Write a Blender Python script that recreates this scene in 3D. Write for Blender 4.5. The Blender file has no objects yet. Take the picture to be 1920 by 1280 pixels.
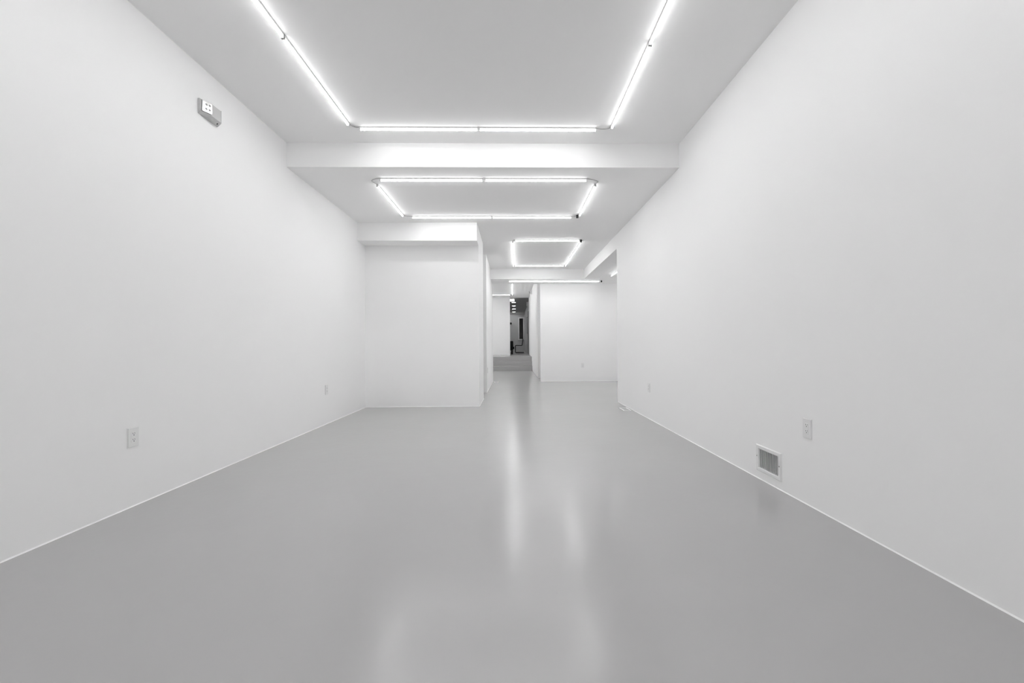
import bpy, bmesh, math, random
from mathutils import Matrix, Vector
random.seed(7)
sc = bpy.context.scene
COL = sc.collection

# ------------------------------------------------------------------ materials
def new_mat(name):
    m = bpy.data.materials.new(name); m.use_nodes = True
    return m, m.node_tree, m.node_tree.nodes['Principled BSDF']

def plain(name, col, rough=0.5, metal=0.0, spec=0.5, noise=0.0, nscale=40.0, bump=0.0, bscale=200.0, bdist=0.001):
    m, nt, b = new_mat(name)
    c = (col, col, col) if isinstance(col, (int, float)) else col
    b.inputs['Roughness'].default_value = rough
    b.inputs['Metallic'].default_value = metal
    b.inputs['Specular IOR Level'].default_value = spec
    tc = nt.nodes.new('ShaderNodeTexCoord')
    if noise > 0:
        n = nt.nodes.new('ShaderNodeTexNoise'); n.inputs['Scale'].default_value = nscale
        n.inputs['Detail'].default_value = 4
        r = nt.nodes.new('ShaderNodeMapRange')
        r.inputs['To Min'].default_value = 1 - noise; r.inputs['To Max'].default_value = 1 + noise
        mx = nt.nodes.new('ShaderNodeVectorMath'); mx.operation = 'SCALE'
        mx.inputs[0].default_value = c
        nt.links.new(tc.outputs['Object'], n.inputs['Vector'])
        nt.links.new(n.outputs['Fac'], r.inputs['Value'])
        nt.links.new(r.outputs['Result'], mx.inputs['Scale'])
        nt.links.new(mx.outputs['Vector'], b.inputs['Base Color'])
    else:
        b.inputs['Base Color'].default_value = (*c, 1)
    if bump > 0:
        n2 = nt.nodes.new('ShaderNodeTexNoise'); n2.inputs['Scale'].default_value = bscale
        bp = nt.nodes.new('ShaderNodeBump'); bp.inputs['Strength'].default_value = bump
        bp.inputs['Distance'].default_value = bdist
        nt.links.new(tc.outputs['Object'], n2.inputs['Vector'])
        nt.links.new(n2.outputs['Fac'], bp.inputs['Height'])
        nt.links.new(bp.outputs['Normal'], b.inputs['Normal'])
    return m

def emit(name, strength, col=(1, 1, 1)):
    m, nt, b = new_mat(name)
    b.inputs['Base Color'].default_value = (0.9, 0.9, 0.9, 1)
    b.inputs['Emission Color'].default_value = (*col, 1)
    b.inputs['Emission Strength'].default_value = strength
    return m

def floor_material():
    m, nt, b = new_mat('painted_concrete')
    N = nt.nodes.new; L = nt.links.new
    geo = N('ShaderNodeNewGeometry')
    def noise(scale, detail, vec=None, rough=0.5):
        n = N('ShaderNodeTexNoise'); n.inputs['Scale'].default_value = scale
        n.inputs['Detail'].default_value = detail; n.inputs['Roughness'].default_value = rough
        L(vec or geo.outputs['Position'], n.inputs['Vector']); return n
    def mrange(src, a, bb, c, d):
        r = N('ShaderNodeMapRange'); r.inputs['From Min'].default_value = a; r.inputs['From Max'].default_value = bb
        r.inputs['To Min'].default_value = c; r.inputs['To Max'].default_value = d; L(src, r.inputs['Value']); return r.outputs['Result']
    def math2(op, x, y):
        k = N('ShaderNodeMath'); k.operation = op
        for i, s in enumerate((x, y)):
            if isinstance(s, (int, float)): k.inputs[i].default_value = s
            else: L(s, k.inputs[i])
        return k.outputs[0]
    # broad tone change, and sparse small scuffs
    tone = mrange(noise(0.9, 3).outputs['Fac'], 0.3, 0.7, 0.985, 1.015)
    scuffmask = mrange(noise(1.7, 2).outputs['Fac'], 0.56, 0.66, 0, 1)
    scuff = mrange(noise(38, 4, rough=0.65).outputs['Fac'], 0.68, 0.76, 0, 1)
    sc_ = math2('MULTIPLY', scuffmask, scuff)
    dark = mrange(sc_, 0, 1, 1.0, 0.86)
    f = math2('MULTIPLY', tone, dark)
    v = N('ShaderNodeVectorMath'); v.operation = 'SCALE'; v.inputs[0].default_value = FLOOR_COL
    L(f, v.inputs['Scale']); L(v.outputs['Vector'], b.inputs['Base Color'])
    b.inputs['Roughness'].default_value = FLOOR_ROUGH
    b.inputs['IOR'].default_value = 1.5
    # gentle unevenness left by the roller and the slab
    h1 = noise(2.2, 2); h2 = noise(14, 3)
    hs = math2('ADD', math2('MULTIPLY', h1.outputs['Fac'], 0.0022), math2('MULTIPLY', h2.outputs['Fac'], 0.0006))
    bp = N('ShaderNodeBump'); bp.inputs['Strength'].default_value = 0.8; bp.inputs['Distance'].default_value = 1.0
    L(hs, bp.inputs['Height']); L(bp.outputs['Normal'], b.inputs['Normal'])
    return m

FLOOR_COL = (0.43, 0.425, 0.425); FLOOR_ROUGH = 0.21
TUBE_E = 112.0; TUBE_SIDE = 0.065; TUBE_POW = 4.5
M = {}
M['wall'] = plain('white_wall_paint', 0.92, 0.65, spec=0.3, noise=0.006, nscale=1.2, bump=0.12, bscale=260, bdist=0.0006)
M['ceiling'] = plain('white_ceiling_paint', 0.92, 0.8, spec=0.2, noise=0.005, nscale=1.0)
M['floor'] = floor_material()
M['trim'] = plain('white_caulk', 0.86, 0.4)
M['plastic'] = plain('white_plastic', 0.74, 0.32)
M['plate'] = plain('outlet_plate_plastic', 0.83, 0.3)
M['insert'] = plain('outlet_insert_plastic', 0.84, 0.28)
M['slot'] = plain('socket_slot', 0.10, 0.7)
M['metal'] = plain('white_enamel', 0.83, 0.35)
M['slat'] = plain('louver_enamel', 0.85, 0.4)
M['duct'] = plain('galvanised_duct', 0.32, 0.6, metal=0.3)
M['register_slat'] = plain('register_louver_enamel', 0.58, 0.45)
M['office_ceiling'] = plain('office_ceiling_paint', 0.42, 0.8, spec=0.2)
M['screw'] = plain('zinc_screw', 0.35, 0.4, metal=0.8)
M['housing'] = plain('tube_housing_aluminium', 0.62, 0.5)
M['cap'] = plain('tube_end_cap_plastic', 0.6, 0.5)
def tube_material():
    # LED strip behind a round diffuser: brightest straight down, dimmer round the sides
    m = emit('glowing_tube', TUBE_E); nt = m.node_tree; b = nt.nodes['Principled BSDF']
    g = nt.nodes.new('ShaderNodeNewGeometry'); sp_ = nt.nodes.new('ShaderNodeSeparateXYZ'); r = nt.nodes.new('ShaderNodeMapRange')
    for k, v in (('From Min', 0.0), ('From Max', -1.0), ('To Min', 0.0), ('To Max', 1.0)): r.inputs[k].default_value = v
    p = nt.nodes.new('ShaderNodeMath'); p.operation = 'POWER'; p.inputs[1].default_value = TUBE_POW
    q = nt.nodes.new('ShaderNodeMath'); q.operation = 'MULTIPLY_ADD'; q.inputs[1].default_value = TUBE_E; q.inputs[2].default_value = TUBE_E * TUBE_SIDE
    nt.links.new(g.outputs['True Normal'], sp_.inputs[0]); nt.links.new(sp_.outputs['Z'], r.inputs['Value'])
    nt.links.new(r.outputs['Result'], p.inputs[0]); nt.links.new(p.outputs[0], q.inputs[0])
    nt.links.new(q.outputs[0], b.inputs['Emission Strength'])
    return m
M['tube'] = tube_material()
M['cable'] = plain('grey_white_cable', 0.5, 0.5)
M['black'] = plain('black_plastic', 0.012, 0.45)
M['blackfab'] = plain('black_upholstery', 0.008, 0.8)
M['blackmetal'] = plain('black_steel', 0.012, 0.35)
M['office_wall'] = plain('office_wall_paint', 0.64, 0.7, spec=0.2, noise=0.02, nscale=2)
M['office_floor'] = plain('office_dark_floor', 0.12, 0.35, noise=0.1, nscale=3)
M['body'] = plain('emergency_light_casing', 0.56, 0.45)
M['lens'] = plain('emergency_light_reflector', 0.95, 0.22, metal=0.55)
M['led'] = plain('lamp_bulb_grey', 0.35, 0.3)
M['glass'] = plain('dark_night_glass', 0.012, 0.15)
M['frame_white'] = plain('white_window_frame', 0.93, 0.5)
M['downlight'] = emit('downlight_glow', 14.0)
M['boxlight'] = emit('box_light_glow', 5.0)
M['chrome'] = plain('brushed_steel', 0.7, 0.25, metal=1.0)
M['doorgrey'] = plain('grey_door_paint', 0.33, 0.5)

# ------------------------------------------------------------------ mesh helpers
def bm_box(bm, x0, x1, y0, y1, z0, z1, bevel=0.0, seg=2):
    r = bmesh.ops.create_cube(bm, size=1.0)
    vs = r['verts']
    for v in vs:
        v.co = Vector(((x0 + x1) / 2 + v.co.x * (x1 - x0), (y0 + y1) / 2 + v.co.y * (y1 - y0), (z0 + z1) / 2 + v.co.z * (z1 - z0)))
    if bevel > 0:
        es = list({e for v in vs for e in v.link_edges})
        bmesh.ops.bevel(bm, geom=es, offset=bevel, segments=seg, affect='EDGES', profile=0.5)

def bm_cyl(bm, p0, p1, r, n=12, r2=None):
    p0 = Vector(p0); p1 = Vector(p1); d = p1 - p0
    rot = Vector((0, 0, 1)).rotation_difference(d.normalized()).to_matrix().to_4x4()
    bmesh.ops.create_cone(bm, cap_ends=True, segments=n, radius1=r, radius2=r if r2 is None else r2, depth=d.length,
                          matrix=Matrix.Translation((p0 + p1) / 2) @ rot)

def bm_prism(bm, pts, axis, a0, a1):
    """polygon pts (2D) extruded along axis: 'x' -> pts are (y,z); 'y' -> (x,z); 'z' -> (x,y)"""
    def mk(p, a):
        return {'x': (a, p[0], p[1]), 'y': (p[0], a, p[1]), 'z': (p[0], p[1], a)}[axis]
    A = [bm.verts.new(mk(p, a0)) for p in pts]; B = [bm.verts.new(mk(p, a1)) for p in pts]
    n = len(pts)
    bm.faces.new(A); bm.faces.new(B[::-1])
    for i in range(n):
        bm.faces.new((A[i], B[i], B[(i + 1) % n], A[(i + 1) % n]))
    bmesh.ops.recalc_face_normals(bm, faces=bm.faces)

def bm_sweep(bm, pts, r, n=8):
    """round bar along a polyline, mitred"""
    pts = [Vector(p) for p in pts]
    rings = []
    up = Vector((0, 0, 1))
    for i, p in enumerate(pts):
        if i == 0: t = pts[1] - p
        elif i == len(pts) - 1: t = p - pts[i - 1]
        else: t = (pts[i + 1] - p).normalized() + (p - pts[i - 1]).normalized()
        t.normalize()
        if i == 0:
            a = t.cross(up) if abs(t.dot(up)) < 0.95 else t.cross(Vector((1, 0, 0)))
        else:
            a = a - t * a.dot(t)
        a.normalize(); b = t.cross(a)
        rings.append([bm.verts.new(p + r * (math.cos(2 * math.pi * k / n) * a + math.sin(2 * math.pi * k / n) * b)) for k in range(n)])
    for i in range(len(rings) - 1):
        for k in range(n):
            bm.faces.new((rings[i][k], rings[i][(k + 1) % n], rings[i + 1][(k + 1) % n], rings[i + 1][k]))
    bm.faces.new(rings[0][::-1]); bm.faces.new(rings[-1])
    bmesh.ops.recalc_face_normals(bm, faces=bm.faces)

def smooth_path(pts, sub=6):
    """Catmull-Rom"""
    P = [Vector(p) for p in pts]; P = [2 * P[0] - P[1]] + P + [2 * P[-1] - P[-2]]
    out = []
    for i in range(1, len(P) - 2):
        for s in range(sub):
            t = s / sub
            out.append(0.5 * ((2 * P[i]) + (P[i + 1] - P[i - 1]) * t + (2 * P[i - 1] - 5 * P[i] + 4 * P[i + 1] - P[i + 2]) * t * t
                              + (3 * P[i] - P[i - 1] - 3 * P[i + 1] + P[i + 2]) * t ** 3))
    out.append(P[-2]); return out

def fillet(pts, r, n=5):
    P = [Vector(p) for p in pts]; out = [P[0]]
    for i in range(1, len(P) - 1):
        a = (P[i - 1] - P[i]).normalized(); b = (P[i + 1] - P[i]).normalized()
        ang = a.angle(b); d = r / math.tan(ang / 2)
        p0 = P[i] + a * d; p1 = P[i] + b * d
        for k in range(n + 1):
            t = k / n
            out.append((1 - t) ** 2 * p0 + 2 * t * (1 - t) * P[i] + t * t * p1)
    out.append(P[-1]); return out

def obj(name, bm, mat, parent=None, smooth=False, label=None):
    me = bpy.data.meshes.new(name)
    bm.to_mesh(me); bm.free()
    me.materials.append(mat)
    if smooth:
        for p in me.polygons: p.use_smooth = True
    o = bpy.data.objects.new(name, me); COL.objects.link(o)
    if parent: o.parent = parent
    if label: o['label'] = label
    return o

def tag(o, label, cat, group=None):
    o['label'] = label; o['category'] = cat
    if group: o['group'] = group
    return o

def thing(name, label, cat, loc, rotz=0.0, group=None):
    o = bpy.data.objects.new(name, None); o.empty_display_size = 0.1
    COL.objects.link(o); o.location = loc; o.rotation_euler = (0, 0, rotz)
    return tag(o, label, cat, group)

def dup(root, loc, rotz, label, group=None):
    r = root.copy(); COL.objects.link(r); r.location = loc; r.rotation_euler = (0, 0, rotz)
    r['label'] = label
    if group: r['group'] = group
    for ch in list(root.children):
        c = ch.copy(); COL.objects.link(c); c.parent = r
        for g in list(ch.children):
            d = g.copy(); COL.objects.link(d); d.parent = c
    return r

def struct(name, boxes, mat):
    bm = bmesh.new()
    for b in boxes: bm_box(bm, *b)
    o = obj(name, bm, mat); o['kind'] = 'structure'
    return o

# ------------------------------------------------------------------ the setting
XL, XR, XI, XC = -2.392, 1.819, -0.545, 0.765      # main walls, inner wall line, corridor wall
C1, C2, C3, C4, C5 = 3.167, 2.909, 2.659, 3.167, 3.25
YB = -3.2                                           # wall behind the camera
S1 = 4.583                                          # first ceiling step
STEP = 0.53                                         # height of the upper level

VY0, VY1, VZ0, VZ1 = 2.893, 3.130, 0.086, 0.230     # hole for the vent in the wall
struct('floor', [(-3.4, 4.2, YB - 0.2, 17.2, -0.12, 0.0)], M['floor'])
struct('floor_upper', [(-3.4, 1.2, 17.05, 30.7, 0.0, STEP)], M['floor'])
struct('ceiling', [(XL - 0.16, XR + 0.15, YB - 0.15, S1, C1, 3.45)], M['ceiling'])
struct('ceiling_middle', [(XL - 0.16, XR, S1, 10.74, C2, 3.45)], M['ceiling'])
struct('ceiling_rear', [(XI - 0.5, XR, 10.74, 11.62, C3, 3.45)], M['ceiling'])
struct('ceiling_side', [(XR, 4.15, 7.369, 11.62, C3, 3.45), (XR + 0.15, 4.15, 4.0, 7.369, C3, 3.45)], M['ceiling'])
struct('ceiling_corridor', [(-3.4, 4.15, 11.62, 19.66, C4, 3.45)], M['ceiling'])
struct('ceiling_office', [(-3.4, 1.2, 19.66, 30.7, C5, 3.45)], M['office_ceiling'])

struct('wall_left', [(XL - 0.16, XL, YB - 0.15, 9.0, 0, 3.3)], M['wall'])
struct('wall_right', [(XR, XR + 0.15, YB - 0.15, VY0, 0, 3.3), (XR, XR + 0.15, VY1, 7.369, 0, 3.3),
                      (XR, XR + 0.15, VY0, VY1, 0, VZ0), (XR, XR + 0.15, VY0, VY1, VZ1, 3.3)], M['wall'])
struct('wall_back', [(XL - 0.16, XR + 0.15, YB - 0.15, YB, 0, 3.3)], M['wall'])
struct('wall_recess', [(XL, XI, 6.987, 8.0, 0, C2)], M['wall'])
struct('soffit_beam', [(XL, XI, 6.644, 6.987, 2.627, C2)], M['wall'])
struct('wall_inner', [(XL - 0.16, XI, 8.98, 11.9, 0, C4)], M['wall'])
struct('wall_far', [(0.76, 4.15, 11.616, 11.75, 0, 3.3)], M['wall'])
struct('wall_side', [(4.0, 4.15, 4.0, 11.7, 0, 3.3), (XR + 0.15, 4.15, 4.0, 4.15, 0, 3.3)], M['wall'])
struct('wall_passage', [(2.6, 2.75, 11.75, 12.9, 0, 3.3)], M['wall'])
struct('wall_corridor', [(XC, 2.75, 12.82, 20.0, 0, 3.3)], M['wall'])
struct('wall_outer', [(-3.4, -3.2, 11.7, 19.7, 0, 3.3), (-3.4, XL - 0.1, 11.7, 11.9, 0, 3.3)], M['wall'])
struct('wall_end', [(-3.3, -0.11, 19.5, 19.65, STEP, C4)], M['wall'])
OR = 0.862
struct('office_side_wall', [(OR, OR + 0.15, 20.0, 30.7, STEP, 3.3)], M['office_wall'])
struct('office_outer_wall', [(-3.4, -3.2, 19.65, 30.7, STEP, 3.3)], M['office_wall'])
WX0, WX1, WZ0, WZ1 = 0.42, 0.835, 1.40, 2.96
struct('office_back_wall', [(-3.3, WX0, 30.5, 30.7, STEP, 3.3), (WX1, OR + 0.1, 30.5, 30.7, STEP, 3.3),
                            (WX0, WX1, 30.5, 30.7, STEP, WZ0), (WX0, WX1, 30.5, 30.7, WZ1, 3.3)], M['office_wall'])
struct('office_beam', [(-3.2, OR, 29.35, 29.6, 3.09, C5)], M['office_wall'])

# thin caulk bead where the walls meet the floor
def bead(name, runs):
    bm = bmesh.new()
    s = 0.006
    for ax, c, sgn, a0, a1, z in runs:
        bm_prism(bm, [(c, z), (c + sgn * s, z), (c, z + s)], 'y' if ax == 'x' else 'x', a0, a1)
    o = obj(name, bm, M['trim']); o['kind'] = 'structure'
bead('baseboard_left', [('x', XL, 1, YB, 6.987, 0)])
bead('baseboard_right', [('x', XR, -1, YB, 7.369, 0)])
bead('baseboard_recess', [('y', 6.987, -1, XL, XI, 0)])
bead('baseboard_inner', [('x', XI, 1, 6.987, 8.0, 0), ('x', XI, 1, 8.98, 11.9, 0)])
bead('baseboard_far', [('y', 11.616, -1, 0.76, 4.0, 0)])
bm = bmesh.new(); bm_box(bm, -3.2, -0.11, 19.485, 19.5, STEP, STEP + 0.06, 0.003)
obj('baseboard_end', bm, M['trim'])['kind'] = 'structure'

# window at the end of the office: frame, glass
bm = bmesh.new()
f = 0.075
bm_box(bm, WX0 - 0.01, WX0 + f, 30.44, 30.6, WZ0 - 0.01, WZ1, 0.006)
bm_box(bm, WX1 - f, WX1 + 0.01, 30.44, 30.6, WZ0 - 0.01, WZ1, 0.006)
bm_box(bm, WX0 + f, WX1 - f, 30.46, 30.6, WZ1 - f, WZ1, 0.006)
bm_box(bm, WX0 - 0.03, WX1 + 0.02, 30.40, 30.6, WZ0 - 0.05, WZ0 + 0.02, 0.006)
w = obj('window_1', bm, M['frame_white']); w['kind'] = 'structure'
bm = bmesh.new(); bm_box(bm, WX0 + f, WX1 - f, 30.56, 30.575, WZ0 + 0.02, WZ1 - f)
obj('pane', bm, M['glass'], w)

# open door leaf with long pull handle against the office side wall
bm = bmesh.new(); bm_box(bm, 0.815, 0.855, 22.0, 22.92, STEP + 0.01, 2.75, 0.004)
d = obj('door_1', bm, M['doorgrey']); d['kind'] = 'structure'
bm = bmesh.new()
bm_sweep(bm, fillet([(0.815, 22.75, 1.62), (0.775, 22.75, 1.62), (0.775, 22.75, 2.48), (0.815, 22.75, 2.48)], 0.015), 0.014)
obj('handle', bm, M['chrome'], d, True)

# stairs at the end of the corridor: three risers, the top one is the edge of the upper level
st = thing('stairs', 'grey painted stairs rising to the doorway at the end of the corridor', 'stairs', (0, 16.49, 0))
for k in range(2):
    bm = bmesh.new()
    bm_box(bm, -3.19, XC - 0.003, 0.28 * k, 0.559, 0.001 + 0.1767 * k, 0.1767 * (k + 1))
    obj('step', bm, M['floor'], st)

# ------------------------------------------------------------------ tube lights
LT = 1.172
def make_tube(label):
    """runs along local X from 0 to LT, hangs below z = 0 (the ceiling)"""
    t = thing('surface_mounted_tube_light', label, 'tube light', (0, 0, 0), 0, 'linear tube lights on the ceiling')
    bm = bmesh.new(); bm_prism(bm, [(-0.0105, 0), (0.0105, 0), (0.0105, -0.010), (0.008, -0.0135), (-0.008, -0.0135), (-0.0105, -0.010)], 'x', 0.004, LT - 0.004)
    obj('housing', bm, M['housing'], t)
    bm = bmesh.new(); bm_cyl(bm, (0.008, 0, -0.0235), (LT - 0.008, 0, -0.0235), 0.0105, 14)
    obj('glowing_tube', bm, M['tube'], t, False)
    for a, b in ((0.0, 0.008), (LT - 0.008, LT)):
        bm = bmesh.new(); bm_box(bm, a, b, -0.0125, 0.0125, -0.0355, -0.0002, 0.002)
        obj('end_cap', bm, M['cap'], t)
    return t
_proto = []
def tube(x, y, z, along, label):
    """start point, direction +X ('x') or +Y ('y')"""
    rz = 0 if along == 'x' else math.pi / 2
    if not _proto:
        t = make_tube(label); _proto.append(t); t.location = (x, y, z); t.rotation_euler = (0, 0, rz); return t
    return dup(_proto[0], (x, y, z), rz, label)

G = 1.180
EW, VW = 'emergency-light wall', 'vent-grille wall'
# high ceiling, before the first ceiling step
tube(-1.500, 4.248, C1, 'x', 'tube light before the front ceiling step, crosswise half toward the emergency-light wall')
tube(-0.320, 4.248, C1, 'x', 'tube light before the front ceiling step, crosswise half toward the vent-grille wall')
tube(-1.580, 2.988, C1, 'y', 'tube light running lengthwise beside the emergency light, up to the front ceiling step')
tube(-1.580, 1.808, C1, 'y', 'tube light cut by the photo top, on the emergency-light side of the high ceiling')
tube(0.998, 3.030, C1, 'y', 'tube light running lengthwise above the vent grille, up to the front ceiling step')
tube(0.998, 1.850, C1, 'y', 'tube light cut by the photo top, on the vent-grille side of the high ceiling')
for k in (1, 2):  # side tubes added out of view to brighten the camera end
    tube(-1.580, 1.808 - 1.18 * k, C1, 'y', 'added unseen tube overhead behind the photo top, emergency-light side, piece %s' % 'ab'[k - 1])
    tube(0.998, 1.850 - 1.18 * k, C1, 'y', 'added unseen tube overhead behind the photo top, vent-grille side, piece %s' % 'ab'[k - 1])
tube(-1.500, -0.625, C1, 'x', 'added unseen closing tube of the high ceiling rectangle, toward the emergency-light wall')  # closing row added out of view for more light near the camera
tube(-0.320, -0.625, C1, 'x', 'added unseen closing tube of the high ceiling rectangle, toward the vent-grille wall')
# middle ceiling, rectangle of six
tube(-1.497, 4.888, C2, 'x', 'tube light just behind the ceiling step, crosswise half toward the emergency-light wall')
tube(-0.306, 4.888, C2, 'x', 'tube light just behind the ceiling step, crosswise half toward the vent-grille wall')
tube(-1.585, 5.060, C2, 'y', 'tube light running lengthwise in six-tube rectangle, beside the emergency-light wall')
tube(0.994, 5.040, C2, 'y', 'tube light running lengthwise in six-tube rectangle, black plug at its far end')
tube(-1.470, 6.312, C2, 'x', 'tube light just above the boxed soffit of the recessed wall')
tube(-0.285, 6.316, C2, 'x', 'tube light crosswise between the boxed soffit and the black plug')
# middle ceiling, deeper rectangle
tube(0.058, 7.730, C2, 'x', 'single crosswise tube light ending in a black plug, front of the deeper rectangle')
tube(0.020, 7.850, C2, 'y', 'front lengthwise tube of the deeper rectangle, beside the inner white wall')
tube(0.035, 9.020, C2, 'y', 'rear lengthwise tube of the deeper rectangle, beside the inner white wall')
tube(1.276, 7.850, C2, 'y', 'front slanting lengthwise tube of the deeper rectangle, on the side-room side')
tube(1.276, 9.020, C2, 'y', 'rear slanting lengthwise tube of the deeper rectangle, on the side-room side')
tube(0.066, 10.182, C2, 'x', 'single crosswise tube light at the back of the deeper rectangle')
# low ceiling over the far wall and the side room
tube(-0.086, 11.016, C3, 'x', 'crosswise tube light over the corridor mouth, below the low beam')
tube(1.088, 11.014, C3, 'x', 'crosswise tube light above the far wall with the small outlet')
tube(2.372, 8.958, C3, 'y', 'short visible tube light in the side room, behind the wall end')
tube(2.372, 7.780, C3, 'y', 'hidden tube light in the side room, behind the wall end')
# corridor
tube(-1.262, 18.30, C4, 'x', 'crosswise tube light in front of the corridor end wall')
tube(0.002, 17.04, C4, 'y', 'lengthwise corridor tube light, deepest of its run')
tube(0.002, 15.86, C4, 'y', 'lengthwise corridor tube light, middle of its run')
tube(0.002, 14.68, C4, 'y', 'lengthwise corridor tube light, start of its run behind the low ceiling')

tube(0.002, 13.50, C4, 'y', 'added lengthwise corridor tube light hidden above the low ceiling edge')  # added out of sight to brighten the corridor
for x, y, ax, w in ((-2.445, 18.30, 'x', 'crosswise tube at its end wall'), (-1.262, 14.60, 'x', 'front crosswise tube'), (-2.445, 14.60, 'x', 'front outer crosswise tube'),
                 (-2.50, 17.04, 'y', 'deepest lengthwise tube'), (-2.50, 15.86, 'y', 'middle lengthwise tube'), (-2.50, 14.68, 'y', 'front lengthwise tube')):
    tube(x, y, C4, ax, 'added hidden tube light of the corridor side area, ' + w)  # unseen tubes added to light the corridor wall and stairs

for k in range(7):  # run added out of sight to raise the office brightness
    tube(-0.75, 20.9 + 1.18 * k, C5, 'y', 'added hidden office tube light behind the corridor end wall, piece %s of the run' % 'abcdefg'[k])
tube(-0.70, 29.95, C5, 'x', 'added hidden office tube light behind the back beam, over the window')  # pair added above the beam, unseen, to brighten the back wall
tube(-1.90, 29.95, C5, 'x', 'added hidden office tube light behind the back beam, away from the window')
for k in range(4):  # unseen run added for more light on the corridor and stairs
    tube(-0.90, 13.50 + 1.18 * k, C4, 'y', 'added hidden lengthwise tube beside the corridor, piece %s of the run' % 'abcd'[k])
tube(1.25, 12.30, C4, 'x', 'added hidden tube light in the passage behind the far wall')  # added out of view to lift the dark strip past the far wall
for k in range(3):  # unseen run added to brighten the side room
    tube(3.45, 7.78 + 1.18 * k, C3, 'y', 'added hidden tube light deep in the side room, piece %s of the run' % 'abc'[k])
for x, w in ((-1.500, 'emergency-light'), (-0.320, 'vent-grille')):  # pair added out of view to lift the front floor corners
    tube(x, -2.2, C1, 'x', 'added unseen crosswise tube behind the camera, toward the %s wall' % w)

# link cables at the corners of the rectangles
def cable(label, pts, plug=None, r=0.003):
    if plug is None:
        bm = bmesh.new(); bm_sweep(bm, smooth_path(pts), r, 7)
        return tag(obj('power_cord', bm, M['cable'], None, True), label, 'cable', 'cables linking the tube lights')
    p = Vector(plug)
    t = thing('power_cord', label, 'cable', p, 0, 'cables linking the tube lights')
    q = [Vector(a) - p for a in pts]
    bm = bmesh.new(); bm_sweep(bm, smooth_path(q), r, 7); obj('cord', bm, M['cable'], t, True)
    bm = bmesh.new(); bm_box(bm, -0.016, 0.016, -0.012, 0.012, -0.024, 0.022, 0.005)
    obj('plug', bm, M['black'], t, False, 'black plug')
    return t
h1, h2, h3 = C1 - 0.006, C2 - 0.006, C3 - 0.006
cable('short pale cable at high-ceiling corner near the emergency light', [(-1.58, 4.160, h1), (-1.575, 4.20, h1), (-1.545, 4.24, h1), (-1.50, 4.248, h1)])
cable('short pale cable at high-ceiling corner above the vent grille', [(0.855, 4.248, h1), (0.91, 4.262, h1), (0.975, 4.25, h1), (0.998, 4.205, h1)])
cable('curled cable behind the ceiling step on the emergency-light side', [(-1.50, 4.888, h2), (-1.56, 4.90, h2), (-1.615, 4.955, h2), (-1.60, 5.02, h2), (-1.585, 5.06, h2)])
cable('curled cable behind the ceiling step on the vent-grille side', [(0.866, 4.888, h2), (0.94, 4.91, h2), (1.01, 4.96, h2), (1.005, 5.01, h2), (0.994, 5.04, h2)])
cable('short pale cable above the boxed soffit', [(-1.585, 6.232, h2), (-1.575, 6.28, h2), (-1.53, 6.315, h2), (-1.47, 6.312, h2)])
cable('cable with black plug at the far corner of the six-tube rectangle', [(0.888, 6.316, h2), (0.92, 6.325, h2), (0.95, 6.30, h2), (0.966, 6.275, h2)], (0.966, 6.265, C2 - 0.024))
cable('cable with black plug at the front corner of the deeper rectangle', [(1.276, 7.85, h2), (1.29, 7.81, h2), (1.28, 7.765, h2), (1.262, 7.745, h2)], (1.256, 7.735, C2 - 0.024))
cable('short pale cable at inner front corner of the deeper rectangle', [(0.058, 7.73, h2), (0.03, 7.74, h2), (0.015, 7.79, h2), (0.02, 7.85, h2)])
cable('short pale cable at back inner corner of the deeper rectangle', [(0.035, 10.192, h2), (0.04, 10.21, h2), (0.066, 10.182, h2)])
cable('short pale cable at back outer corner of the deeper rectangle', [(1.238, 10.182, h2), (1.265, 10.22, h2), (1.276, 10.192, h2)])
cable('cable with black plug beyond the crosswise tube above the far wall', [(2.26, 11.014, h3), (2.28, 11.02, h3), (2.305, 11.02, h3)], (2.318, 11.02, C3 - 0.024))
cable('cable with tiny black plug at the corridor corner', [(-0.09, 18.30, C4 - 0.006), (-0.07, 18.31, C4 - 0.006), (-0.055, 18.30, C4 - 0.006)], (-0.05, 18.29, C4 - 0.024))

# ------------------------------------------------------------------ wall outlets
def make_outlet(label):
    """local X along the wall, +Y out of the wall, origin on the wall at the plate's centre"""
    t = thing('wall_outlet', label, 'outlet', (0, 0, 0), 0, 'white wall outlets')
    W, H = 0.082, 0.126
    bm = bmesh.new()
    pts = [(-W / 2, 0.0002), (W / 2, 0.0002), (W / 2, 0.003), (W / 2 - 0.005, 0.0065), (-W / 2 + 0.005, 0.0065), (-W / 2, 0.003)]
    bm_box(bm, -W / 2, W / 2, 0.0002, 0.0065, -H / 2, H / 2)
    es = [e for e in bm.edges if all(v.co.y > 0.006 for v in e.verts)]
    bmesh.ops.bevel(bm, geom=es, offset=0.0045, segments=3, affect='EDGES')
    obj('cover_plate', bm, M['plate'], t)
    bm = bmesh.new(); bm_box(bm, -0.0165, 0.0165, 0.0050, 0.0082, -0.0335, 0.0335, 0.0012)
    rc = obj('receptacle', bm, M['insert'], t)
    for zc in (0.019, -0.019):
        bm = bmesh.new()
        bm_box(bm, -0.0075, -0.0050, 0.0070, 0.0085, zc + 0.001, zc + 0.010)
        bm_box(bm, 0.0050, 0.0075, 0.0070, 0.0085, zc + 0.001, zc + 0.009)
        bm_cyl(bm, (0, 0.0070, zc - 0.006), (0, 0.0085, zc - 0.006), 0.0032, 12)
        obj('socket', bm, M['slot'], rc)
    for z in (0.048, -0.048):
        bm = bmesh.new(); bm_cyl(bm, (0, 0.0055, z), (0, 0.0072, z), 0.0028, 10)
        obj('screw', bm, M['plate'], t)
    return t
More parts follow.
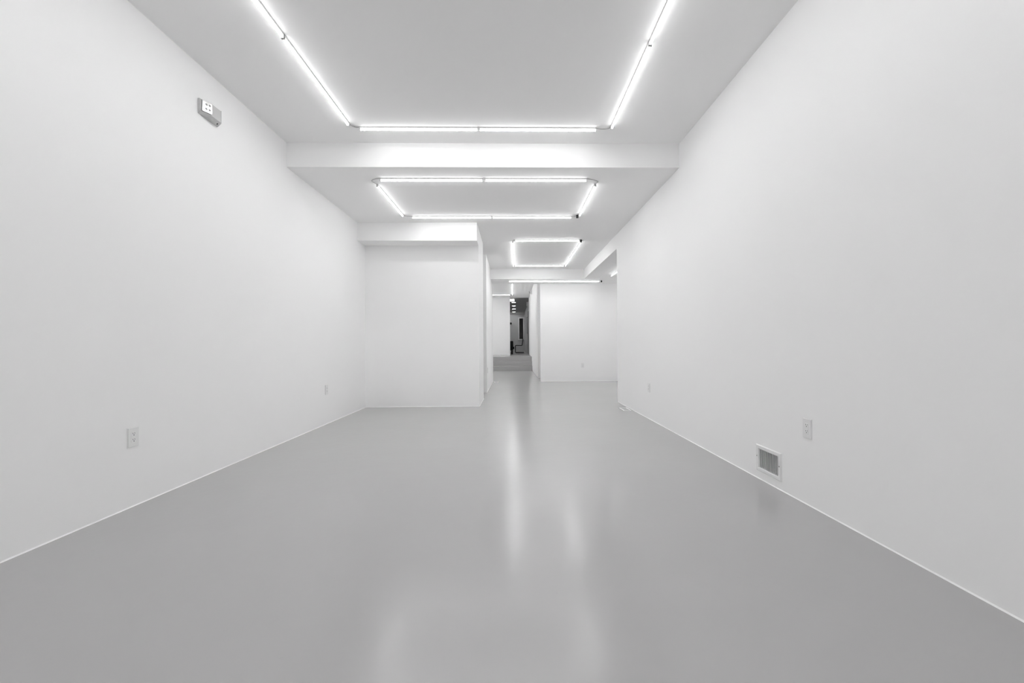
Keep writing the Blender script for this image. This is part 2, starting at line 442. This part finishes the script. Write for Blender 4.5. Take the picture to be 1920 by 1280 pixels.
RZL, RZR, RZF = -math.pi / 2, math.pi / 2, math.pi
o1 = make_outlet('white double outlet low on the emergency-light wall, closer to the camera'); o1.location = (XL, 2.734, 0.436); o1.rotation_euler = (0, 0, RZL)
dup(o1, (XL, 5.528, 0.440), RZL, 'white outlet low on the emergency-light wall, close to the recessed wall')
dup(o1, (XR, 2.600, 0.472), RZR, 'white double outlet just above the vent grille')
dup(o1, (XR, 5.664, 0.417), RZR, 'narrow-looking white outlet near the wall end, before the floor register')
dup(o1, (1.911, 11.616, 0.430), RZF, 'tiny white outlet on the far wall facing the camera')
dup(o1, (XI, 9.320, 0.452), RZL, 'faint white outlet on the inner wall beside the corridor mouth')

# ------------------------------------------------------------------ vent grille in the wall
vt = thing('vent_grille', 'white metal vent grille with upright louvers set low in wall', 'vent', (XR, 3.0045, 0.156), RZR)
W, H, IW, IH = 0.298, 0.194, 0.229, 0.136
bm = bmesh.new()
def ring(w, h, y): return [bm.verts.new((sx * w / 2, y, sz * h / 2)) for sx, sz in ((-1, -1), (1, -1), (1, 1), (-1, 1))]
prof = [(W, H, 0.0003), (W, H, 0.002), (W - 0.012, H - 0.012, 0.0085), (IW + 0.012, IH + 0.012, 0.0085), (IW, IH, 0.006), (IW, IH, -0.018)]
R_ = [ring(*p) for p in prof]
for a, b in zip(R_[:-1], R_[1:]):
    for k in range(4): bm.faces.new((a[k], a[(k + 1) % 4], b[(k + 1) % 4], b[k]))
bmesh.ops.recalc_face_normals(bm, faces=bm.faces)
obj('frame', bm, M['metal'], vt)
n = 13
for i in range(n):
    x = -IW / 2 + 0.004 + (IW - 0.008) * i / (n - 1)
    bm = bmesh.new(); bm_box(bm, -0.0009, 0.0009, -0.0055, 0.0055, -IH / 2, IH / 2)
    bmesh.ops.rotate(bm, verts=bm.verts, cent=(0, 0, 0), matrix=Matrix.Rotation(math.radians(22), 3, 'Z'))
    bmesh.ops.translate(bm, verts=bm.verts, vec=(x, -0.003, 0))
    obj('louver', bm, M['slat'], vt)
bm = bmesh.new()
for b in ((-0.1165, 0.1165, -0.09, -0.085, -0.07, 0.07), (-0.1165, -0.1155, -0.09, -0.018, -0.07, 0.07), (0.1155, 0.1165, -0.09, -0.018, -0.07, 0.07),
          (-0.1165, 0.1165, -0.09, -0.018, -0.0705, -0.0695), (-0.1165, 0.1165, -0.09, -0.018, 0.0695, 0.0705)): bm_box(bm, *b)
obj('duct_box', bm, M['duct'], vt, False, 'dark duct opening')
bm = bmesh.new(); bm_sweep(bm, [(-0.102, -0.004, -0.048), (-0.102, 0.014, -0.040), (-0.104, 0.020, -0.022)], 0.0022)
obj('damper_lever', bm, M['metal'], vt)
for x, z in ((0.133, 0.012), (-0.132, 0.004)):
    bm = bmesh.new(); bm_cyl(bm, (x, 0.0075, z), (x, 0.0105, z), 0.0042, 12)
    obj('screw', bm, M['screw'], vt, False, 'grey screw head')

# ------------------------------------------------------------------ emergency light high on the wall
# local X along the wall (-X is deeper into the room), +Y out of the wall
E0, E1 = 3.300, 3.520
em = thing('wall_mounted_emergency_light', 'white and grey emergency light unit high on the wall under the ceiling', 'emergency light', (XL, E0, 2.786), RZL)
bm = bmesh.new()
HT = 0.114
def foot(z, inset): return [bm.verts.new((-x, max(0.0003, y - inset if y > 0.001 else y), z)) for x, y in
                            ((0.0, 0.0003), (0.0, 0.021), (0.012, 0.0235), (0.075, 0.054), (0.180, 0.056), (0.196, 0.048), (0.215, 0.0003))]
rings = [foot(0.0, 0.020), foot(0.018, 0.001), foot(0.024, 0.0), foot(HT - 0.006, 0.0), foot(HT, 0.006)]
for a, b in zip(rings[:-1], rings[1:]):
    for k in range(7): bm.faces.new((a[k], a[(k + 1) % 7], b[(k + 1) % 7], b[k]))
bm.faces.new(rings[0][::-1]); bm.faces.new(rings[-1])
bmesh.ops.recalc_face_normals(bm, faces=bm.faces)
obj('casing', bm, M['body'], em)
# slanted reflector panel facing the front part of the room
A, B = Vector((-0.013, 0.0245, 0)), Vector((-0.076, 0.0550, 0))
u = (B - A).normalized(); nrm = Vector((u.y, -u.x, 0)); nrm = nrm if nrm.y > 0 else -nrm
Ln = (B - A).length
def on_panel(s, off, z): return A + u * s + nrm * off + Vector((0, 0, z))
def panel_box(bm, s0, s1, o0, o1, z0, z1):
    vs = [bm.verts.new(on_panel(s, o, z)) for z in (z0, z1) for s, o in ((s0, o0), (s1, o0), (s1, o1), (s0, o1))]
    for f_ in ((0, 1, 2, 3), (4, 5, 6, 7), (0, 1, 5, 4), (1, 2, 6, 5), (2, 3, 7, 6), (3, 0, 4, 7)): bm.faces.new([vs[i] for i in f_])
    bmesh.ops.recalc_face_normals(bm, faces=bm.faces)
bm = bmesh.new(); panel_box(bm, 0.0, Ln, -0.002, 0.004, 0.026, HT - 0.008)
ln = obj('lamp_reflector', bm, M['lens'], em, False, 'bright reflector panel')
for s in (0.030, 0.053):
    for z in (0.052, 0.086):
        bm = bmesh.new()
        bm_cyl(bm, on_panel(s, 0.003, z), on_panel(s, 0.008, z), 0.0085, 16, 0.0065)
        bm_cyl(bm, on_panel(s, 0.008, z), on_panel(s, 0.010, z), 0.0035, 10)
        obj('lamp_head', bm, M['led'], ln)
bm = bmesh.new(); panel_box(bm, -0.004, Ln + 0.001, 0.001, 0.0055, 0.0225, 0.0255); panel_box(bm, -0.005, -0.0015, 0.0, 0.0055, 0.0225, HT - 0.006)
obj('reflector_rim', bm, M['doorgrey'], em, False, 'dark grey rim of the reflector')
bm = bmesh.new(); bm_box(bm, -0.1825, -0.1805, 0.050, 0.0565, 0.020, HT - 0.002)
obj('seam_strip', bm, M['doorgrey'], em)
bm = bmesh.new(); bm_cyl(bm, (-0.165, 0.030, 0.0), (-0.165, 0.040, 0.004), 0.005, 12)
obj('test_button', bm, M['black'], em, False, 'small black test button')

# small one on the corridor wall
em2 = thing('wall_mounted_emergency_light', 'tiny white emergency light high on the corridor wall near the stairs', 'emergency light', (XC, 16.62, 2.975), RZR)
bm = bmesh.new(); bm_box(bm, -0.11, 0.11, 0.0005, 0.07, 0.0, 0.13, 0.006); obj('casing', bm, M['plastic'], em2)
for x in (-0.06, 0.06):
    bm = bmesh.new(); bm_cyl(bm, (x, 0.07, 0.065), (x, 0.105, 0.055), 0.034, 14, 0.04); obj('lamp_head', bm, M['led'], em2)

# ------------------------------------------------------------------ floor registers
def make_register(label):
    t = thing('floor_register', label, 'floor register', (0, 0, 0), 0, 'white floor registers')
    a, b, i, z = 0.064, 0.152, 0.022, 0.007
    bm = bmesh.new()
    bm_box(bm, -a, -a + i, -b, b, 0.0003, z, 0.002); bm_box(bm, a - i, a, -b, b, 0.0003, z, 0.002)
    bm_box(bm, -a + i, a - i, -b, -b + i, 0.0003, z, 0.002); bm_box(bm, -a + i, a - i, b - i, b, 0.0003, z, 0.002)
    obj('frame', bm, M['metal'], t)
    for k in range(12):
        y = -b + i + 0.012 + k * (2 * b - 2 * i - 0.024) / 11
        bm = bmesh.new(); bm_box(bm, -a + i - 0.002, a - i + 0.002, y - 0.006, y + 0.006, 0.0005, 0.0045)
        obj('louver', bm, M['register_slat'], t)
    bm = bmesh.new(); bm_box(bm, -a + i, a - i, -b + i, b - i, 0.0003, 0.0015); obj('duct_opening', bm, M['doorgrey'], t)
    return t
r1 = make_register('white metal floor register beside the wall end, before the side room'); r1.location = (1.722, 6.522, 0)
dup(r1, (-0.435, 11.50, 0), 0, 'white floor register by the inner wall at the corridor mouth')

# ------------------------------------------------------------------ the office beyond the stairs
# cantilever chair in side view
ch = thing('cantilever_chair', 'black cantilever chair in side view below the dark window', 'chair', (0.156, 24.8, STEP))
bm = bmesh.new()
D, Wd = 0.49, 0.46
side = [(D, 0.016), (0.012, 0.022), (0.012, 0.445), (0.40, 0.430), (0.455, 0.80)]
for y in (0.0, Wd):
    bm_sweep(bm, fillet([(x, y, z) for x, z in side], 0.05), 0.024)
bm_sweep(bm, [(D, 0, 0.016), (D, Wd, 0.016)], 0.021); bm_sweep(bm, [(0.455, 0, 0.80), (0.455, Wd, 0.80)], 0.024)
obj('frame', bm, M['blackmetal'], ch, True)
bm = bmesh.new(); bm_prism(bm, [(0.03, 0.437), (0.39, 0.424), (0.39, 0.442), (0.03, 0.456)], 'y', 0.016, Wd - 0.016); obj('seat', bm, M['blackfab'], ch)
bm = bmesh.new(); bm_prism(bm, [(0.425, 0.55), (0.446, 0.80), (0.462, 0.80), (0.441, 0.55)], 'y', 0.012, Wd - 0.012); obj('backrest', bm, M['blackfab'], ch)

# black upholstered chair half hidden by the end wall
ac = thing('armchair', 'black upholstered armchair half hidden behind the corridor end wall', 'chair', (-0.30, 22.0, STEP))
bm = bmesh.new(); bm_box(bm, -0.30, 0.335, 0.0, 0.12, 0.20, 0.67, 0.04, 3); obj('backrest', bm, M['blackfab'], ac, True)
bm = bmesh.new(); bm_box(bm, -0.29, 0.325, 0.10, 0.62, 0.18, 0.36, 0.04, 3); obj('seat', bm, M['blackfab'], ac, True)
for x0, x1 in ((-0.39, -0.30), (0.335, 0.385)):
    bm = bmesh.new(); bm_box(bm, x0, x1, 0.02, 0.60, 0.26, 0.375, 0.015, 2); obj('armrest', bm, M['blackfab'], ac)
for x in (-0.27, 0.27):
    for y in (0.05, 0.57):
        bm = bmesh.new(); bm_box(bm, x - 0.05, x + 0.05, y - 0.04, y + 0.04, 0.0, 0.22, 0.005); obj('leg', bm, M['black'], ac)

# downlights
def make_down(label):
    t = thing('downlight', label, 'downlight', (0, 0, 0), 0, 'office downlights in a row')
    bm = bmesh.new(); bm_cyl(bm, (0, 0, -0.012), (0, 0, -0.0005), 0.115, 24, 0.125); obj('trim_ring', bm, M['metal'], t)
    bm = bmesh.new(); bm_cyl(bm, (0, 0, -0.022), (0, 0, -0.011), 0.095, 24); obj('lamp_disc', bm, M['downlight'], t)
    return t
dl = make_down('round downlight in the office ceiling, first of the row beside the lit box')
dl.location = (0.078, 22.45, C5)
dup(dl, (0.084, 24.5, C5), 0, 'round downlight in the office ceiling, second of the row from the lit box')
dup(dl, (0.098, 26.6, C5), 0, 'round downlight in the office ceiling, third of the row from the lit box')
dup(dl, (0.110, 28.9, C5), 0, 'round downlight in the office ceiling, last before the back beam')

bl = thing('hanging_box_light', 'white glowing box light hanging just inside the office doorway', 'light', (-0.35, 20.6, 3.25))
bm = bmesh.new(); bm_box(bm, -0.45, 0.45, -0.05, 0.05, -0.05, 0.0, 0.004); obj('casing', bm, M['metal'], bl)
bm = bmesh.new(); bm_box(bm, -0.45, 0.45, -0.05, 0.05, -0.15, -0.05, 0.01); obj('diffuser', bm, M['boxlight'], bl)

wb = thing('wall_box', 'small white box with dark bracket high on the office wall by the doorway', 'wall box', (OR, 20.75, 2.88), RZR)
bm = bmesh.new(); bm_box(bm, -0.10, 0.10, 0.0005, 0.05, 0.02, 0.16, 0.004); obj('bracket', bm, M['doorgrey'], wb)
bm = bmesh.new(); bm_box(bm, -0.05, 0.10, 0.05, 0.165, 0.0, 0.21, 0.008); obj('casing', bm, M['plastic'], wb)

sp = thing('black_wall_box', 'small black box high on the office back wall', 'speaker', (-0.115, 30.5, 2.46), RZF)  # plain dark box, use unknown
bm = bmesh.new(); bm_box(bm, -0.06, 0.06, 0.0005, 0.10, 0.0, 0.14, 0.01); obj('casing', bm, M['black'], sp)
bm = bmesh.new(); bm_box(bm, -0.05, 0.05, 0.10, 0.105, 0.01, 0.13, 0.002); obj('front_cover', bm, M['blackfab'], sp)

# ------------------------------------------------------------------ world, camera, colour
wd = bpy.data.worlds.new('World'); sc.world = wd; wd.use_nodes = True
wd.node_tree.nodes['Background'].inputs['Color'].default_value = (0, 0, 0, 1)
wd.node_tree.nodes['Background'].inputs['Strength'].default_value = 0.0

roll, pitch, yaw = (math.radians(a) for a in (0.36335, -0.19158, 1.16294))
Rz = Matrix(((math.cos(yaw), -math.sin(yaw), 0), (math.sin(yaw), math.cos(yaw), 0), (0, 0, 1)))
Rx = Matrix(((1, 0, 0), (0, math.cos(pitch), -math.sin(pitch)), (0, math.sin(pitch), math.cos(pitch))))
Ry = Matrix(((math.cos(roll), 0, -math.sin(roll)), (0, 1, 0), (math.sin(roll), 0, math.cos(roll))))
Rm = Ry @ Rx @ Rz                                     # world -> (right, forward, up)
cam = bpy.data.cameras.new('camera'); co = bpy.data.objects.new('camera', cam); COL.objects.link(co)
cm = Matrix((Rm[0], Rm[2], -Rm[1])).transposed()      # columns: right, up, -forward
co.matrix_world = Matrix.Translation((0, 0, 1.0)) @ cm.to_4x4()
cam.sensor_fit = 'HORIZONTAL'; cam.sensor_width = 36.0; cam.lens = 15.0
cam.shift_x = -17.24 / 1920; cam.shift_y = 3.66 / 1920
cam.clip_start = 0.05; cam.clip_end = 100
sc.camera = co

vs = sc.view_settings
sc.display_settings.display_device = 'sRGB'
vs.view_transform = 'Standard'; vs.look = 'None'; vs.gamma = 1.0; vs.use_curve_mapping = False
vs.exposure = -0.48
cy = sc.cycles
cy.filter_width = 1.1
cy.use_adaptive_sampling = True; cy.adaptive_threshold = 0.03
cy.max_bounces = 12; cy.diffuse_bounces = 11; cy.glossy_bounces = 4
cy.caustics_reflective = False; cy.caustics_refractive = False
cy.sample_clamp_indirect = 10.0
